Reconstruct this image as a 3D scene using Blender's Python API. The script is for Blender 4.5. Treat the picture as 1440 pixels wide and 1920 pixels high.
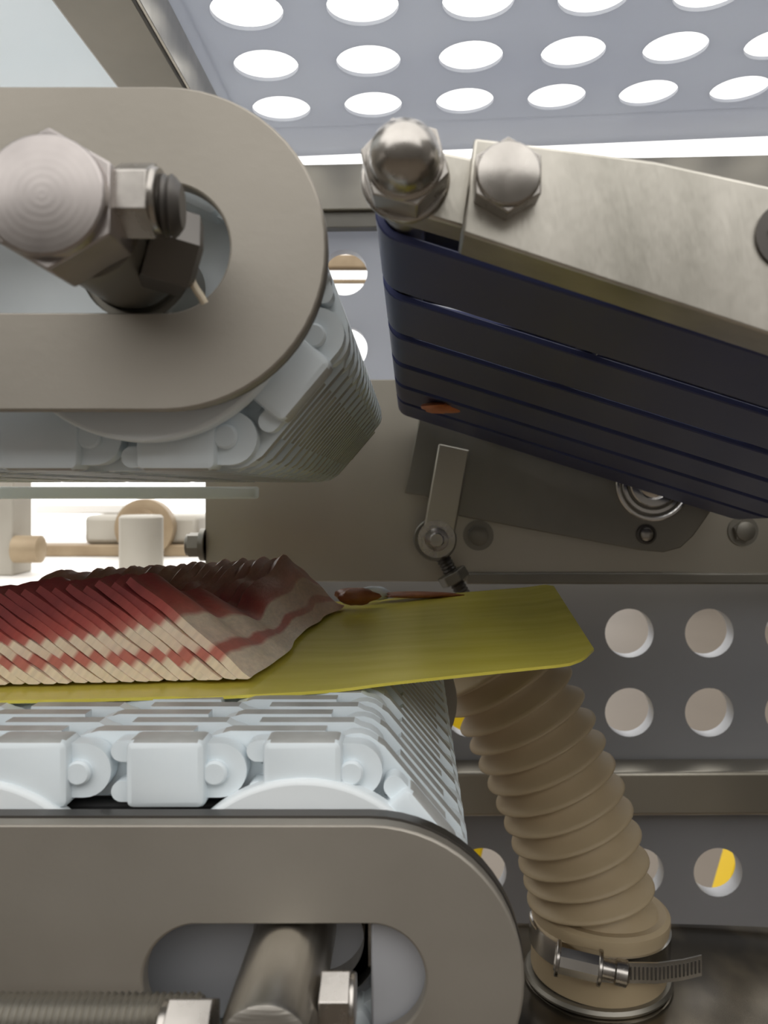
import bpy, bmesh, math, random
from math import sin, cos, pi, radians as R
from mathutils import Vector, Matrix
random.seed(7)

# ------------------------------------------------------------------ camera, world, exposure
S = 0.01                       # all numbers below are centimetres
scene = bpy.context.scene
col = scene.collection
for o in list(bpy.data.objects):
    bpy.data.objects.remove(o)

cam = bpy.data.cameras.new('camera')
cam.sensor_width = 36.0
cam.sensor_fit = 'AUTO'
cam.lens = 36.0 * 1600 / 1920
cam.shift_x = -(775 - 720) / 1920
cam.shift_y = (900 - 960) / 1920
cam.clip_start = 0.005
cam.clip_end = 100
cam.dof.use_dof = True
cam.dof.focus_distance = 0.23
cam.dof.aperture_fstop = 32
cam_o = bpy.data.objects.new('camera', cam)
cam_o.rotation_euler = (R(90), 0, 0)
col.objects.link(cam_o)
scene.camera = cam_o

world = bpy.data.worlds.new('world')
scene.world = world
world.use_nodes = True
bg = world.node_tree.nodes['Background']
bg.inputs[0].default_value = (1.0, 0.985, 0.96, 1)
bg.inputs[1].default_value = 2.15

scene.view_settings.view_transform = 'Standard'
scene.view_settings.look = 'None'
scene.view_settings.gamma = 1
scene.view_settings.use_curve_mapping = False
scene.view_settings.exposure = 0.0

# ------------------------------------------------------------------ materials
def mat(name, c1, c2=None, rough=0.5, metal=0.0, scale=30.0, stretch=(1, 1, 1), bump=0.0, rvar=0.0,
        detail=4.0, spec=0.5, transl=0.0, fine=0.0, coat=0.0, ramp=(0.3, 0.7)):
    m = bpy.data.materials.new(name)
    m.use_nodes = True
    nt = m.node_tree
    N, L = nt.nodes, nt.links
    b = N['Principled BSDF']
    b.inputs['Metallic'].default_value = metal
    b.inputs['Specular IOR Level'].default_value = spec
    b.inputs['Coat Weight'].default_value = coat
    tc = N.new('ShaderNodeTexCoord')
    mp = N.new('ShaderNodeMapping')
    mp.inputs['Scale'].default_value = stretch
    L.new(tc.outputs['Object'], mp.inputs['Vector'])
    no = N.new('ShaderNodeTexNoise')
    no.inputs['Scale'].default_value = scale
    no.inputs['Detail'].default_value = detail
    L.new(mp.outputs['Vector'], no.inputs['Vector'])
    cr = N.new('ShaderNodeValToRGB')
    cr.color_ramp.elements[0].position = ramp[0]
    cr.color_ramp.elements[1].position = ramp[1]
    cr.color_ramp.elements[0].color = (*c1, 1)
    cr.color_ramp.elements[1].color = (*(c2 or c1), 1)
    L.new(no.outputs['Fac'], cr.inputs['Fac'])
    L.new(cr.outputs['Color'], b.inputs['Base Color'])
    if rvar:
        mr = N.new('ShaderNodeMapRange')
        mr.inputs['To Min'].default_value = max(0.02, rough - rvar)
        mr.inputs['To Max'].default_value = min(1, rough + rvar)
        L.new(no.outputs['Fac'], mr.inputs['Value'])
        L.new(mr.outputs['Result'], b.inputs['Roughness'])
    else:
        b.inputs['Roughness'].default_value = rough
    if bump:
        n2 = N.new('ShaderNodeTexNoise')
        n2.inputs['Scale'].default_value = fine or scale * 8
        n2.inputs['Detail'].default_value = 2
        L.new(mp.outputs['Vector'], n2.inputs['Vector'])
        bp = N.new('ShaderNodeBump')
        bp.inputs['Strength'].default_value = bump
        bp.inputs['Distance'].default_value = 0.0005
        L.new(n2.outputs['Fac'], bp.inputs['Height'])
        L.new(bp.outputs['Normal'], b.inputs['Normal'])
    if transl:
        out = N['Material Output']
        tr = N.new('ShaderNodeBsdfTranslucent')
        L.new(cr.outputs['Color'], tr.inputs['Color'])
        mx = N.new('ShaderNodeMixShader')
        mx.inputs[0].default_value = transl
        L.new(b.outputs['BSDF'], mx.inputs[1])
        L.new(tr.outputs['BSDF'], mx.inputs[2])
        L.new(mx.outputs['Shader'], out.inputs['Surface'])
    return m

M = {}
M['blasted'] = mat('blasted_steel', (0.32, 0.295, 0.255), (0.39, 0.36, 0.315), rough=0.55, metal=0.75, scale=25, bump=0.05, fine=900, rvar=0.04)
M['steel'] = mat('brushed_steel', (0.40, 0.375, 0.335), (0.58, 0.55, 0.50), rough=0.34, metal=1, scale=40, stretch=(1, 1, 14), bump=0.15, fine=160, rvar=0.08)
M['arm'] = mat('brushed_arm_steel', (0.42, 0.40, 0.35), (0.60, 0.57, 0.51), rough=0.36, metal=1, scale=22, stretch=(4, 4, 1), bump=0.12, fine=220, rvar=0.08)
M['bolt'] = mat('bolt_steel', (0.33, 0.31, 0.285), (0.52, 0.49, 0.455), rough=0.27, metal=1, scale=130, bump=0.03, fine=300, rvar=0.1)
def turned(name, cx, cz):
    m = mat(name, (0.30, 0.275, 0.265), (0.50, 0.46, 0.44), rough=0.34, metal=1, scale=60, rvar=0.08)
    N, L = m.node_tree.nodes, m.node_tree.links
    tc = N.new('ShaderNodeTexCoord'); mp = N.new('ShaderNodeMapping')
    mp.inputs['Location'].default_value = (-cx * S, 0, -cz * S)
    wv = N.new('ShaderNodeTexWave'); wv.wave_type = 'RINGS'; wv.rings_direction = 'Y'
    wv.inputs['Scale'].default_value = 300; wv.inputs['Distortion'].default_value = 1.5; wv.inputs['Detail'].default_value = 3
    bp = N.new('ShaderNodeBump'); bp.inputs['Strength'].default_value = 0.05; bp.inputs['Distance'].default_value = 0.0001
    L.new(tc.outputs['Object'], mp.inputs['Vector']); L.new(mp.outputs['Vector'], wv.inputs['Vector'])
    L.new(wv.outputs['Fac'], bp.inputs['Height']); L.new(bp.outputs['Normal'], N['Principled BSDF'].inputs['Normal'])
    return m
M['turned'] = turned('turned_steel', -4.80 + 4.33, 3.63 - 0.78)
M['shiny'] = mat('polished_steel', (0.55, 0.53, 0.50), (0.70, 0.68, 0.65), rough=0.16, metal=1, scale=60, rvar=0.06)
M['sheet'] = mat('sheet_steel', (0.40, 0.37, 0.31), (0.54, 0.505, 0.43), rough=0.38, metal=0.95, scale=7, stretch=(1, 1, 0.3), bump=0.08, rvar=0.1)
M['dull'] = mat('dull_steel', (0.20, 0.19, 0.165), (0.32, 0.30, 0.26), rough=0.42, metal=0.9, scale=14, bump=0.1, rvar=0.1)
M['sump'] = mat('reflection_blotched_sump_steel', (0.05, 0.045, 0.04), (0.30, 0.26, 0.20), rough=0.24, metal=0.95, scale=16, stretch=(1, 0.6, 1), rvar=0.1, ramp=(0.42, 0.66))  # tan blotches put the patchy reflections into the colour
M['dark'] = mat('dark_steel', (0.07, 0.065, 0.06), (0.14, 0.13, 0.12), rough=0.4, metal=0.8, scale=20, rvar=0.1)
M['black'] = mat('black_rubber', (0.015, 0.015, 0.016), (0.03, 0.03, 0.03), rough=0.6)
M['belt_white'] = mat('white_belt_plastic', (0.72, 0.79, 0.83), (0.79, 0.85, 0.88), rough=0.42, scale=60, bump=0.04)
M['belt_grey'] = mat('grey_belt_plastic', (0.34, 0.34, 0.325), (0.52, 0.53, 0.52), rough=0.38, scale=110, bump=0.05)
M['disc_white'] = mat('white_wheel_plastic', (0.74, 0.79, 0.81), (0.80, 0.84, 0.86), rough=0.4, scale=40)
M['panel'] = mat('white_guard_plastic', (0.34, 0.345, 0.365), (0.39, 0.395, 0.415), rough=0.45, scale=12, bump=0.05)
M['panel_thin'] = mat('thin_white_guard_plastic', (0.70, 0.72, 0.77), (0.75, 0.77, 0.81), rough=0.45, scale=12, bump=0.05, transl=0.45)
M['cover'] = mat('translucent_cover', (0.80, 0.84, 0.86), (0.86, 0.88, 0.89), rough=0.5, scale=6, transl=0.55)
M['strip'] = mat('white_guide_plastic', (0.78, 0.82, 0.80), (0.84, 0.86, 0.83), rough=0.35, scale=20, transl=0.5)
M['blue'] = mat('blue_belt', (0.020, 0.027, 0.10), (0.03, 0.04, 0.13), rough=0.42, scale=25, stretch=(1, 1, 1), spec=0.7, bump=0.04, rvar=0.06)
M['hose'] = mat('tan_hose', (0.46, 0.36, 0.225), (0.54, 0.43, 0.275), rough=0.5, scale=30, bump=0.06)
M['board'] = mat('yellow_board', (0.80, 0.70, 0.10), (0.88, 0.78, 0.14), rough=0.22, scale=25, stretch=(1, 6, 1), spec=0.6, rvar=0.08, transl=0.12)
M['floor'] = mat('hall_floor', (0.10, 0.077, 0.055), (0.14, 0.112, 0.083), rough=0.6, scale=0.8)
M['blockwall'] = mat('blocker_wall', (0.17, 0.16, 0.15), (0.2, 0.19, 0.175), rough=0.7, scale=1)
M['yellow'] = mat('yellow_paint', (0.85, 0.56, 0.0), (0.9, 0.62, 0.01), rough=0.4, scale=8)
M['bgwhite'] = mat('white_table', (0.88, 0.86, 0.82), (0.92, 0.90, 0.87), rough=0.5, scale=5)
M['beige'] = mat('beige_metal', (0.36, 0.33, 0.28), (0.48, 0.45, 0.39), rough=0.45, metal=0.2, scale=9)
M['rust'] = mat('brown_casting', (0.24, 0.17, 0.10), (0.40, 0.31, 0.20), rough=0.5, metal=0.3, scale=20)
M['meat'] = mat('meat_scrap', (0.22, 0.06, 0.02), (0.42, 0.16, 0.06), rough=0.4, scale=120)
M['orange'] = mat('orange_scrap', (0.50, 0.13, 0.04), (0.75, 0.26, 0.10), rough=0.4, scale=120)
M['rind'] = mat('bacon_rind', (0.22, 0.12, 0.05), (0.40, 0.25, 0.12), rough=0.55, scale=150, bump=0.3)
M['paper'] = mat('white_scrap', (0.8, 0.86, 0.9), (0.85, 0.9, 0.93), rough=0.5)
M['grease'] = mat('dried_grease', (0.45, 0.38, 0.26), (0.6, 0.52, 0.4), rough=0.35, scale=90)

def bacon_material():
    m = bpy.data.materials.new('bacon')
    m.use_nodes = True
    nt = m.node_tree; N, L = nt.nodes, nt.links
    b = N['Principled BSDF']
    uv = N.new('ShaderNodeUVMap'); uv.uv_map = 'UVMap'
    oi = N.new('ShaderNodeObjectInfo')
    sep = N.new('ShaderNodeSeparateXYZ'); L.new(uv.outputs['UV'], sep.inputs[0])
    def noise(scl, det, sx, sy):
        cmb = N.new('ShaderNodeCombineXYZ')
        mx_ = N.new('ShaderNodeMath'); mx_.operation = 'MULTIPLY'; mx_.inputs[1].default_value = sx
        my_ = N.new('ShaderNodeMath'); my_.operation = 'MULTIPLY'; my_.inputs[1].default_value = sy
        mz_ = N.new('ShaderNodeMath'); mz_.operation = 'MULTIPLY'; mz_.inputs[1].default_value = 7
        L.new(sep.outputs[0], mx_.inputs[0]); L.new(sep.outputs[1], my_.inputs[0]); L.new(oi.outputs['Random'], mz_.inputs[0])
        L.new(mx_.outputs[0], cmb.inputs[0]); L.new(my_.outputs[0], cmb.inputs[1]); L.new(mz_.outputs[0], cmb.inputs[2])
        n = N.new('ShaderNodeTexNoise'); n.inputs['Scale'].default_value = scl; n.inputs['Detail'].default_value = det
        L.new(cmb.outputs[0], n.inputs['Vector'])
        return n
    n1 = noise(1.0, 3, 5.0, 3.0)
    # t shifted by noise
    a = N.new('ShaderNodeMath'); a.operation = 'MULTIPLY_ADD'; a.inputs[1].default_value = 0.16; a.inputs[2].default_value = -0.08
    L.new(n1.outputs['Fac'], a.inputs[0])
    t = N.new('ShaderNodeMath'); t.operation = 'ADD'
    # slices further along were cut where the lean is broader
    k1 = N.new('ShaderNodeMapRange'); k1.inputs['From Min'].default_value = 0.30; k1.inputs['From Max'].default_value = 0.5
    k1.inputs['To Max'].default_value = 0.015
    L.new(sep.outputs[1], k1.inputs['Value'])
    k2 = N.new('ShaderNodeMath'); k2.operation = 'MULTIPLY'; L.new(k1.outputs['Result'], k2.inputs[0]); L.new(oi.outputs['Object Index'], k2.inputs[1])
    k3 = N.new('ShaderNodeMath'); k3.operation = 'ADD'; L.new(sep.outputs[1], k3.inputs[0]); L.new(k2.outputs[0], k3.inputs[1])
    L.new(k3.outputs[0], t.inputs[0]); L.new(a.outputs[0], t.inputs[1])
    cr = N.new('ShaderNodeValToRGB')
    E = cr.color_ramp.elements
    fat = (0.96, 0.79, 0.62, 1); fat2 = (0.90, 0.70, 0.56, 1); lean = (0.47, 0.095, 0.08, 1); streak = (0.60, 0.20, 0.16, 1); dk = (0.26, 0.045, 0.045, 1)
    stops = [(0.0, fat), (0.19, fat), (0.225, streak), (0.30, streak), (0.335, fat2), (0.57, fat), (0.61, streak), (0.70, lean), (0.90, dk), (1.0, dk)]
    while len(E) < len(stops): E.new(0.5)
    for e, (p, c) in zip(E, stops):
        e.position = p; e.color = c
    L.new(t.outputs[0], cr.inputs['Fac'])
    n2 = noise(1.0, 5, 60.0, 26.0)
    mr = N.new('ShaderNodeMapRange'); mr.inputs['To Min'].default_value = 0.75; mr.inputs['To Max'].default_value = 1.2
    L.new(n2.outputs['Fac'], mr.inputs['Value'])
    mix = N.new('ShaderNodeMix'); mix.data_type = 'RGBA'; mix.blend_type = 'MULTIPLY'; mix.inputs[0].default_value = 1
    fs = N.new('ShaderNodeMapRange'); fs.inputs['From Min'].default_value = 0.5; fs.inputs['From Max'].default_value = 0.68; fs.inputs['To Max'].default_value = 0.55
    L.new(sep.outputs[0], fs.inputs['Value'])
    pale = N.new('ShaderNodeMix'); pale.data_type = 'RGBA'; pale.inputs[7].default_value = (0.62, 0.40, 0.30, 1)
    L.new(fs.outputs['Result'], pale.inputs[0]); L.new(cr.outputs['Color'], pale.inputs[6])
    L.new(pale.outputs[2], mix.inputs[6]); L.new(mr.outputs['Result'], mix.inputs[7])
    L.new(mix.outputs[2], b.inputs['Base Color'])
    b.inputs['Roughness'].default_value = 0.4
    b.inputs['Subsurface Weight'].default_value = 0.15
    b.inputs['Subsurface Radius'].default_value = (0.004, 0.0015, 0.001)
    b.inputs['Subsurface Scale'].default_value = 0.5
    bp = N.new('ShaderNodeBump'); bp.inputs['Strength'].default_value = 0.35; bp.inputs['Distance'].default_value = 0.0004
    L.new(n2.outputs['Fac'], bp.inputs['Height']); L.new(bp.outputs['Normal'], b.inputs['Normal'])
    return m
M['bacon'] = bacon_material()

# ------------------------------------------------------------------ helpers
LOC = {}
def props(o, label=None, cat=None, group=None, kind=None):
    if label: o['label'] = label
    if cat: o['category'] = cat
    if group: o['group'] = group
    if kind: o['kind'] = kind
    return o

def thing(name, loc, label=None, cat=None, group=None, kind=None):
    o = bpy.data.objects.new(name, None)
    o.empty_display_size = 0.01
    o.location = Vector(loc) * S
    col.objects.link(o)
    LOC[o] = Vector(loc)
    return props(o, label, cat, group, kind)

class MB:
    def __init__(s):
        s.v = []; s.f = []
    def add(s, vs, fs):
        n = len(s.v)
        s.v += [tuple(v) for v in vs]
        s.f += [tuple(i + n for i in f) for f in fs]
        return s
    def box(s, x0, x1, y0, y1, z0, z1):
        v = [(x, y, z) for x in (x0, x1) for y in (y0, y1) for z in (z0, z1)]
        return s.add(v, [(0, 1, 3, 2), (4, 6, 7, 5), (0, 4, 5, 1), (2, 3, 7, 6), (0, 2, 6, 4), (1, 5, 7, 3)])
    def prism(s, pts, y0, y1, holes=None, shear=(0, 0)):
        """(x,z) outline counter-clockwise seen from -Y, extruded from y0 to y1; shear moves the far side"""
        n = len(pts)
        v = [(x, y0, z) for x, z in pts] + [(x + shear[0], y1, z + shear[1]) for x, z in pts]
        f = [tuple(range(n)), tuple(range(2 * n - 1, n - 1, -1))]
        f += [(i, i + n, (i + 1) % n + n, (i + 1) % n) for i in range(n)]
        return s.add(v, f)
    def ring_prism(s, outer, inner, y0, y1):
        n = len(outer)
        v = [(x, y0, z) for x, z in outer] + [(x, y0, z) for x, z in inner]
        v += [(x, y1, z) for x, z in outer] + [(x, y1, z) for x, z in inner]
        f = []
        for i in range(n):
            j = (i + 1) % n
            f += [(i, j, n + j, n + i), (2 * n + i, 3 * n + i, 3 * n + j, 2 * n + j),
                  (i, 2 * n + i, 2 * n + j, j), (n + i, n + j, 3 * n + j, 3 * n + i)]
        return s.add(v, f)
    def lathe(s, prof, org, axis=(0, 1, 0), seg=32, rot=0.0, cap=True, squash=None):
        """prof: list of (radius, height along axis)"""
        ax = Vector(axis).normalized()
        up = Vector((0, 0, 1)) if abs(ax.z) < 0.9 else Vector((1, 0, 0))
        e1 = ax.cross(up).normalized(); e2 = e1.cross(ax).normalized()
        org = Vector(org)
        v = []
        for r, h in prof:
            for k in range(seg):
                a = 2 * pi * k / seg + rot
                v.append(org + ax * h + e1 * (r * cos(a)) + e2 * (r * sin(a)))
        f = []
        for j in range(len(prof) - 1):
            for k in range(seg):
                k2 = (k + 1) % seg
                f.append((j * seg + k, (j + 1) * seg + k, (j + 1) * seg + k2, j * seg + k2))
        if cap:
            f.append(tuple(range(seg)))
            f.append(tuple((len(prof) - 1) * seg + k for k in range(seg - 1, -1, -1)))
        return s.add(v, f)
    def sweep(s, path, radii, seg=24, closed_ends=True):
        P = [Vector(p) for p in path]
        v = []
        prev = None
        for i, p in enumerate(P):
            t = (P[min(i + 1, len(P) - 1)] - P[max(i - 1, 0)]).normalized()
            if prev is None:
                up = Vector((0, 1, 0)) if abs(t.y) < 0.9 else Vector((1, 0, 0))
                e1 = t.cross(up).normalized()
            else:
                e1 = (prev - t * prev.dot(t)).normalized()
            prev = e1
            e2 = t.cross(e1)
            r = radii[i] if hasattr(radii, '__len__') else radii
            for k in range(seg):
                a = 2 * pi * k / seg
                v.append(p + e1 * (r * cos(a)) + e2 * (r * sin(a)))
        f = []
        for j in range(len(P) - 1):
            for k in range(seg):
                k2 = (k + 1) % seg
                f.append((j * seg + k, j * seg + k2, (j + 1) * seg + k2, (j + 1) * seg + k))
        if closed_ends:
            f.append(tuple(range(seg - 1, -1, -1)))
            f.append(tuple((len(P) - 1) * seg + k for k in range(seg)))
        return s.add(v, f)
    def mesh(s, name, m, off=(0, 0, 0), angle=35):
        me = bpy.data.meshes.new(name)
        o = Vector(off)
        me.from_pydata([((x - o.x) * S, (y - o.y) * S, (z - o.z) * S) for x, y, z in s.v], [], s.f)
        me.validate()
        bm = bmesh.new(); bm.from_mesh(me)
        bmesh.ops.recalc_face_normals(bm, faces=bm.faces)
        bm.to_mesh(me); bm.free()
        for p in me.polygons: p.use_smooth = True
        me.set_sharp_from_angle(angle=R(angle))
        me.materials.append(m)
        return me
    def build(s, name, m, parent=None, bevel=0.0, seg=2, angle=35, off=None, **kw):
        if off is None:
            off = base(parent) if parent else Vector((0, 0, 0))
        me = s.mesh(name, m, off, angle)
        o = bpy.data.objects.new(name, me)
        col.objects.link(o)
        if parent: o.parent = parent
        LOC[o] = Vector((0, 0, 0)) if parent else Vector(off)
        if not parent: o.location = Vector(off) * S
        if bevel:
            bv = o.modifiers.new('bevel', 'BEVEL')
            bv.width = bevel * S; bv.segments = seg; bv.limit_method = 'ANGLE'; bv.angle_limit = R(40)
            bv.harden_normals = False
        return props(o, **kw)

def base(o):
    v = Vector((0, 0, 0))
    while o:
        v = v + LOC[o]; o = o.parent
    return v

def arc(cx, cz, r, a0, a1, n):
    return [(cx + r * cos(R(a0 + (a1 - a0) * i / n)), cz + r * sin(R(a0 + (a1 - a0) * i / n))) for i in range(n + 1)]

def stadium(x0, x1, z, r, n=24):
    return arc(x1, z, r, -90, 90, n) + arc(x0, z, r, 90, 270, n)

def hexprof(r, h, ch=0.08):
    """chamfered hex head as (mesh) along +h: made of lathe seg 6 plus a round face"""
    return r

def hex_head(mb, org, axis, r, h, rot=0.0, dish=True):
    """hex prism from org outwards along axis, with a chamfered round outer face"""
    mb.lathe([(r, 0), (r, h * 0.86)], org, axis, 6, rot, cap=True)
    ax = Vector(axis).normalized()
    mb.lathe([(r * 0.866, h * 0.84), (r * 0.84, h), (r * 0.80, h + (0.0 if not dish else 0.012)), (0.02, h + 0.012)], org, axis, 36, rot, cap=True)

def perforated(mb, us, vs, r, place, t, m=8, border=(0, 0, 0, 0)):
    """panel in (u,v) with holes at every us x vs; place(u,v,w) -> point, w 0 front, t back"""
    du = us[1] - us[0] if len(us) > 1 else 4.2
    dv = vs[1] - vs[0] if len(vs) > 1 else 4.2
    n = 4 * m
    for u in us:
        for v in vs:
            sq = []; ci = []
            for k in range(n):
                a = 2 * pi * (k + 0.0) / n + pi / 4
                c, s_ = cos(a), sin(a)
                q = max(abs(c), abs(s_))
                sq.append((u + c / q * du / 2, v + s_ / q * dv / 2))
                ci.append((u + r * c, v + r * s_))
            V = []
            for w in (0, t):
                V += [place(a, b, w) for a, b in sq] + [place(a, b, w) for a, b in ci]
            F = []
            for k in range(n):
                j = (k + 1) % n
                F += [(k, j, n + j, n + k), (2 * n + k, 3 * n + k, 3 * n + j, 2 * n + j), (n + k, n + j, 3 * n + j, 3 * n + k)]
            mb.add(V, F)
    def slab(u0, u1, v0, v1):
        if u1 - u0 < 1e-4 or v1 - v0 < 1e-4: return
        V = [place(a, b, w) for w in (0, t) for a, b in ((u0, v0), (u1, v0), (u1, v1), (u0, v1))]
        mb.add(V, [(0, 1, 2, 3), (7, 6, 5, 4), (0, 4, 5, 1), (1, 5, 6, 2), (2, 6, 7, 3), (3, 7, 4, 0)])
    U0, U1, V0, V1 = us[0] - du / 2, us[-1] + du / 2, vs[0] - dv / 2, vs[-1] + dv / 2
    bl, br, bb, bt = border
    slab(U0 - bl, U0, V0 - bb, V1 + bt); slab(U1, U1 + br, V0 - bb, V1 + bt)
    slab(U0, U1, V0 - bb, V0); slab(U0, U1, V1, V1 + bt)

# ------------------------------------------------------------------ the setting
mb = MB(); mb.box(-900, 900, -500, 1400, -96, -95)
mb.build('floor', M['floor'], kind='structure', label='brown hall floor beyond the perforated guard', off=(0, 0, -95))

mb = MB(); mb.box(-700, 700, -160, -150, -95, 66)  # unseen wall added behind the camera, height set to cut front light
mb.build('wall_front_blocker', M['blockwall'], kind='structure', label='unseen grey wall added behind the camera to block front light', off=(0, -155, -95))
mb = MB(); mb.box(230, 240, -150, 900, -95, 160)  # added out of view to keep light off from the right
mb.build('wall_right_blocker', M['blockwall'], kind='structure', label='unseen grey wall added on the right to block side light', off=(235, 300, -95))
mb = MB(); mb.box(-310, -300, -150, 300, -95, 160)  # added out of view, blocks light from the left
mb.build('wall_left_blocker', M['blockwall'], kind='structure', label='unseen grey wall added on the left to block side light', off=(-305, 100, -95))
ROLL = 0.043
def roof_place(u, v, w):
    return (u, v, 17.25 + ROLL * (u + 1.85) + w)
ceiling = thing('ceiling', (0, 35, 17.25), label='white perforated roof guard of the machine with rows of big round holes', kind='structure')
mb = MB()
us = [-1.85 + 4.22 * k for k in range(-1, 8)]
vs = [31.1 - 4.1 * 3 + 4.1 * k for k in range(0, 6)]
perforated(mb, us, vs, 1.32, roof_place, 0.16, border=(0.6, 0.5, 0.5, 0.0))
# rounded lip at the back
lip = [(41.35, 0.0), (42.3, 0.0), (43.0, -0.03), (43.6, -0.10), (43.95, -0.2), (44.1, -0.36)]
u0, u1 = us[0] - 2.71, us[-1] + 2.61
V = []; F = []
for i, (y, z) in enumerate(lip):
    for u in (u0, u1):
        V.append(roof_place(u, y, z))
for i, (y, z) in enumerate(lip):
    for u in (u0, u1):
        p = roof_place(u, y, z)
        V.append((p[0], p[1] + 0.02 + 0.14 * i / 5, p[2] + 0.16 - 0.1 * i / 5))
n = len(lip) * 2
for i in range(len(lip) - 1):
    a = 2 * i
    F += [(a, a + 1, a + 3, a + 2), (n + a, n + a + 2, n + a + 3, n + a + 1), (a, a + 2, n + a + 2, n + a), (a + 1, n + a + 1, n + a + 3, a + 3)]
F += [(0, n, n + 1, 1), (n - 2, n - 1, 2 * n - 1, 2 * n - 2)]
mb.add(V, F)
mb.build('guard_panel', M['panel_thin'], ceiling)

wall = thing('wall_back', (0, 44.8, -9), label='white perforated back guard of the machine in three panels', kind='structure')
YW = 44.8
wp = lambda u, v, w: (u, YW + w, v)
mb = MB()
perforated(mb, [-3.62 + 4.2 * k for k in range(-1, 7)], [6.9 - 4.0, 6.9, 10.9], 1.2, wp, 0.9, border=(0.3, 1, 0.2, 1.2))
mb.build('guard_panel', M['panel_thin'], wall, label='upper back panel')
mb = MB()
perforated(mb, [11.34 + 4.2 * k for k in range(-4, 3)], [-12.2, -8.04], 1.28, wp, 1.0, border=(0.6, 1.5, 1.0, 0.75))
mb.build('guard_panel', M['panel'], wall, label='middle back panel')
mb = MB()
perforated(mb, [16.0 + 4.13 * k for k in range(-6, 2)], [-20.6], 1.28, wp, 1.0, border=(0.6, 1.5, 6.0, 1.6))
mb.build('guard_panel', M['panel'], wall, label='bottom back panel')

mb = MB(); mb.box(26.5, 26.9, 17, 45.8, -27, 17.6)
mb.build('added_shade_panel', M['dull'], wall, bevel=0.05)  # unseen panel added to keep side light off the back guard
# rails of the frame
mb = MB(); mb.prism([(-9.0, 13.75), (24, 14.2), (24, 16.75), (-9.0, 16.05)], 43.6, 44.7)
ra = thing('steel_rail', (0, 44, 14), label='wide stainless steel rail under the perforated roof behind the acorn nut', cat='rail')
mb.build('front_flange', M['sheet'], ra, bevel=0.06)
mb = MB(); mb.prism([(-9.0, 12.95), (24, 13.35), (24, 14.2), (-9.0, 13.75)], 43.95, 44.75)
mb.build('lower_web', M['dull'], ra, bevel=0.04)
mb = MB(); mb.prism([(-14, -16.9), (24, -16.75), (24, -14.55), (-14, -14.7)], 42.6, 44.75)
rb = thing('steel_rail', (0, 43.7, -16), label='dark stainless steel rail across the back guard, behind the corrugated hose', cat='rail')
mb.build('box_section', M['sheet'], rb, bevel=0.18, seg=3)

# beam and cover sheet at the upper left
be = thing('roof_beam', (-10, 30, 15), label='dull steel box beam running back under the roof above the upper conveyor', cat='beam')
mb = MB(); mb.box(-11.35, -8.72, 14, 44, 15.0, 17.05)
mb.build('box_section', M['dull'], be, bevel=0.1)
mb = MB(); mb.box(-8.72, -8.60, 14, 44, 15.08, 16.85)
mb.build('side_flange', M['arm'], be, bevel=0.02)
mb = MB(); mb.box(-34, -11.4, 14, 44, 16.2, 16.5)
mb.build('cover_sheet', M['cover'], bevel=0.05, off=(-22, 30, 16.2), label='plain bluish white plastic cover sheet in the top left corner', cat='cover')

# steel mounting plate in front of the back guard
mp = thing('mounting_plate', (5, 42, 0), label='large matte stainless steel plate behind the bacon and the lever', cat='plate')
mb = MB(); mb.box(-10.25, 24, 42.0, 42.4, -5.0, 4.95)
mb.build('plate', M['sheet'], mp, bevel=0.05)
mb = MB(); mb.box(2.6, 24, 41.7, 42.0, -5.1, -4.55)
mb.build('ledge', M['dull'], mp, bevel=0.08)
for x, z in ((3.2, -2.72), (16.2, -2.5)):
    mb = MB(); hex_head(mb, (x, 42.0, z), (0, -1, 0), 0.55, 0.45, rot=0.3)
    b_ = mb.build('bolt', M['dull'], mp)
    mb = MB(); mb.lathe([(0.75, 0), (0.75, 0.1)], (x, 42.0, z), (0, -1, 0), 24)
    mb.build('washer', M['dull'], b_)
mb = MB(); hex_head(mb, (-10.25, 42.2, -3.2), (-1, 0, 0), 0.62, 0.95, rot=0.2); mb.lathe([(0.8, 0), (0.8, 0.25)], (-10.25, 42.2, -3.2), (-1, 0, 0), 24)
mb.build('edge_bolt', M['dull'], mp)

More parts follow.
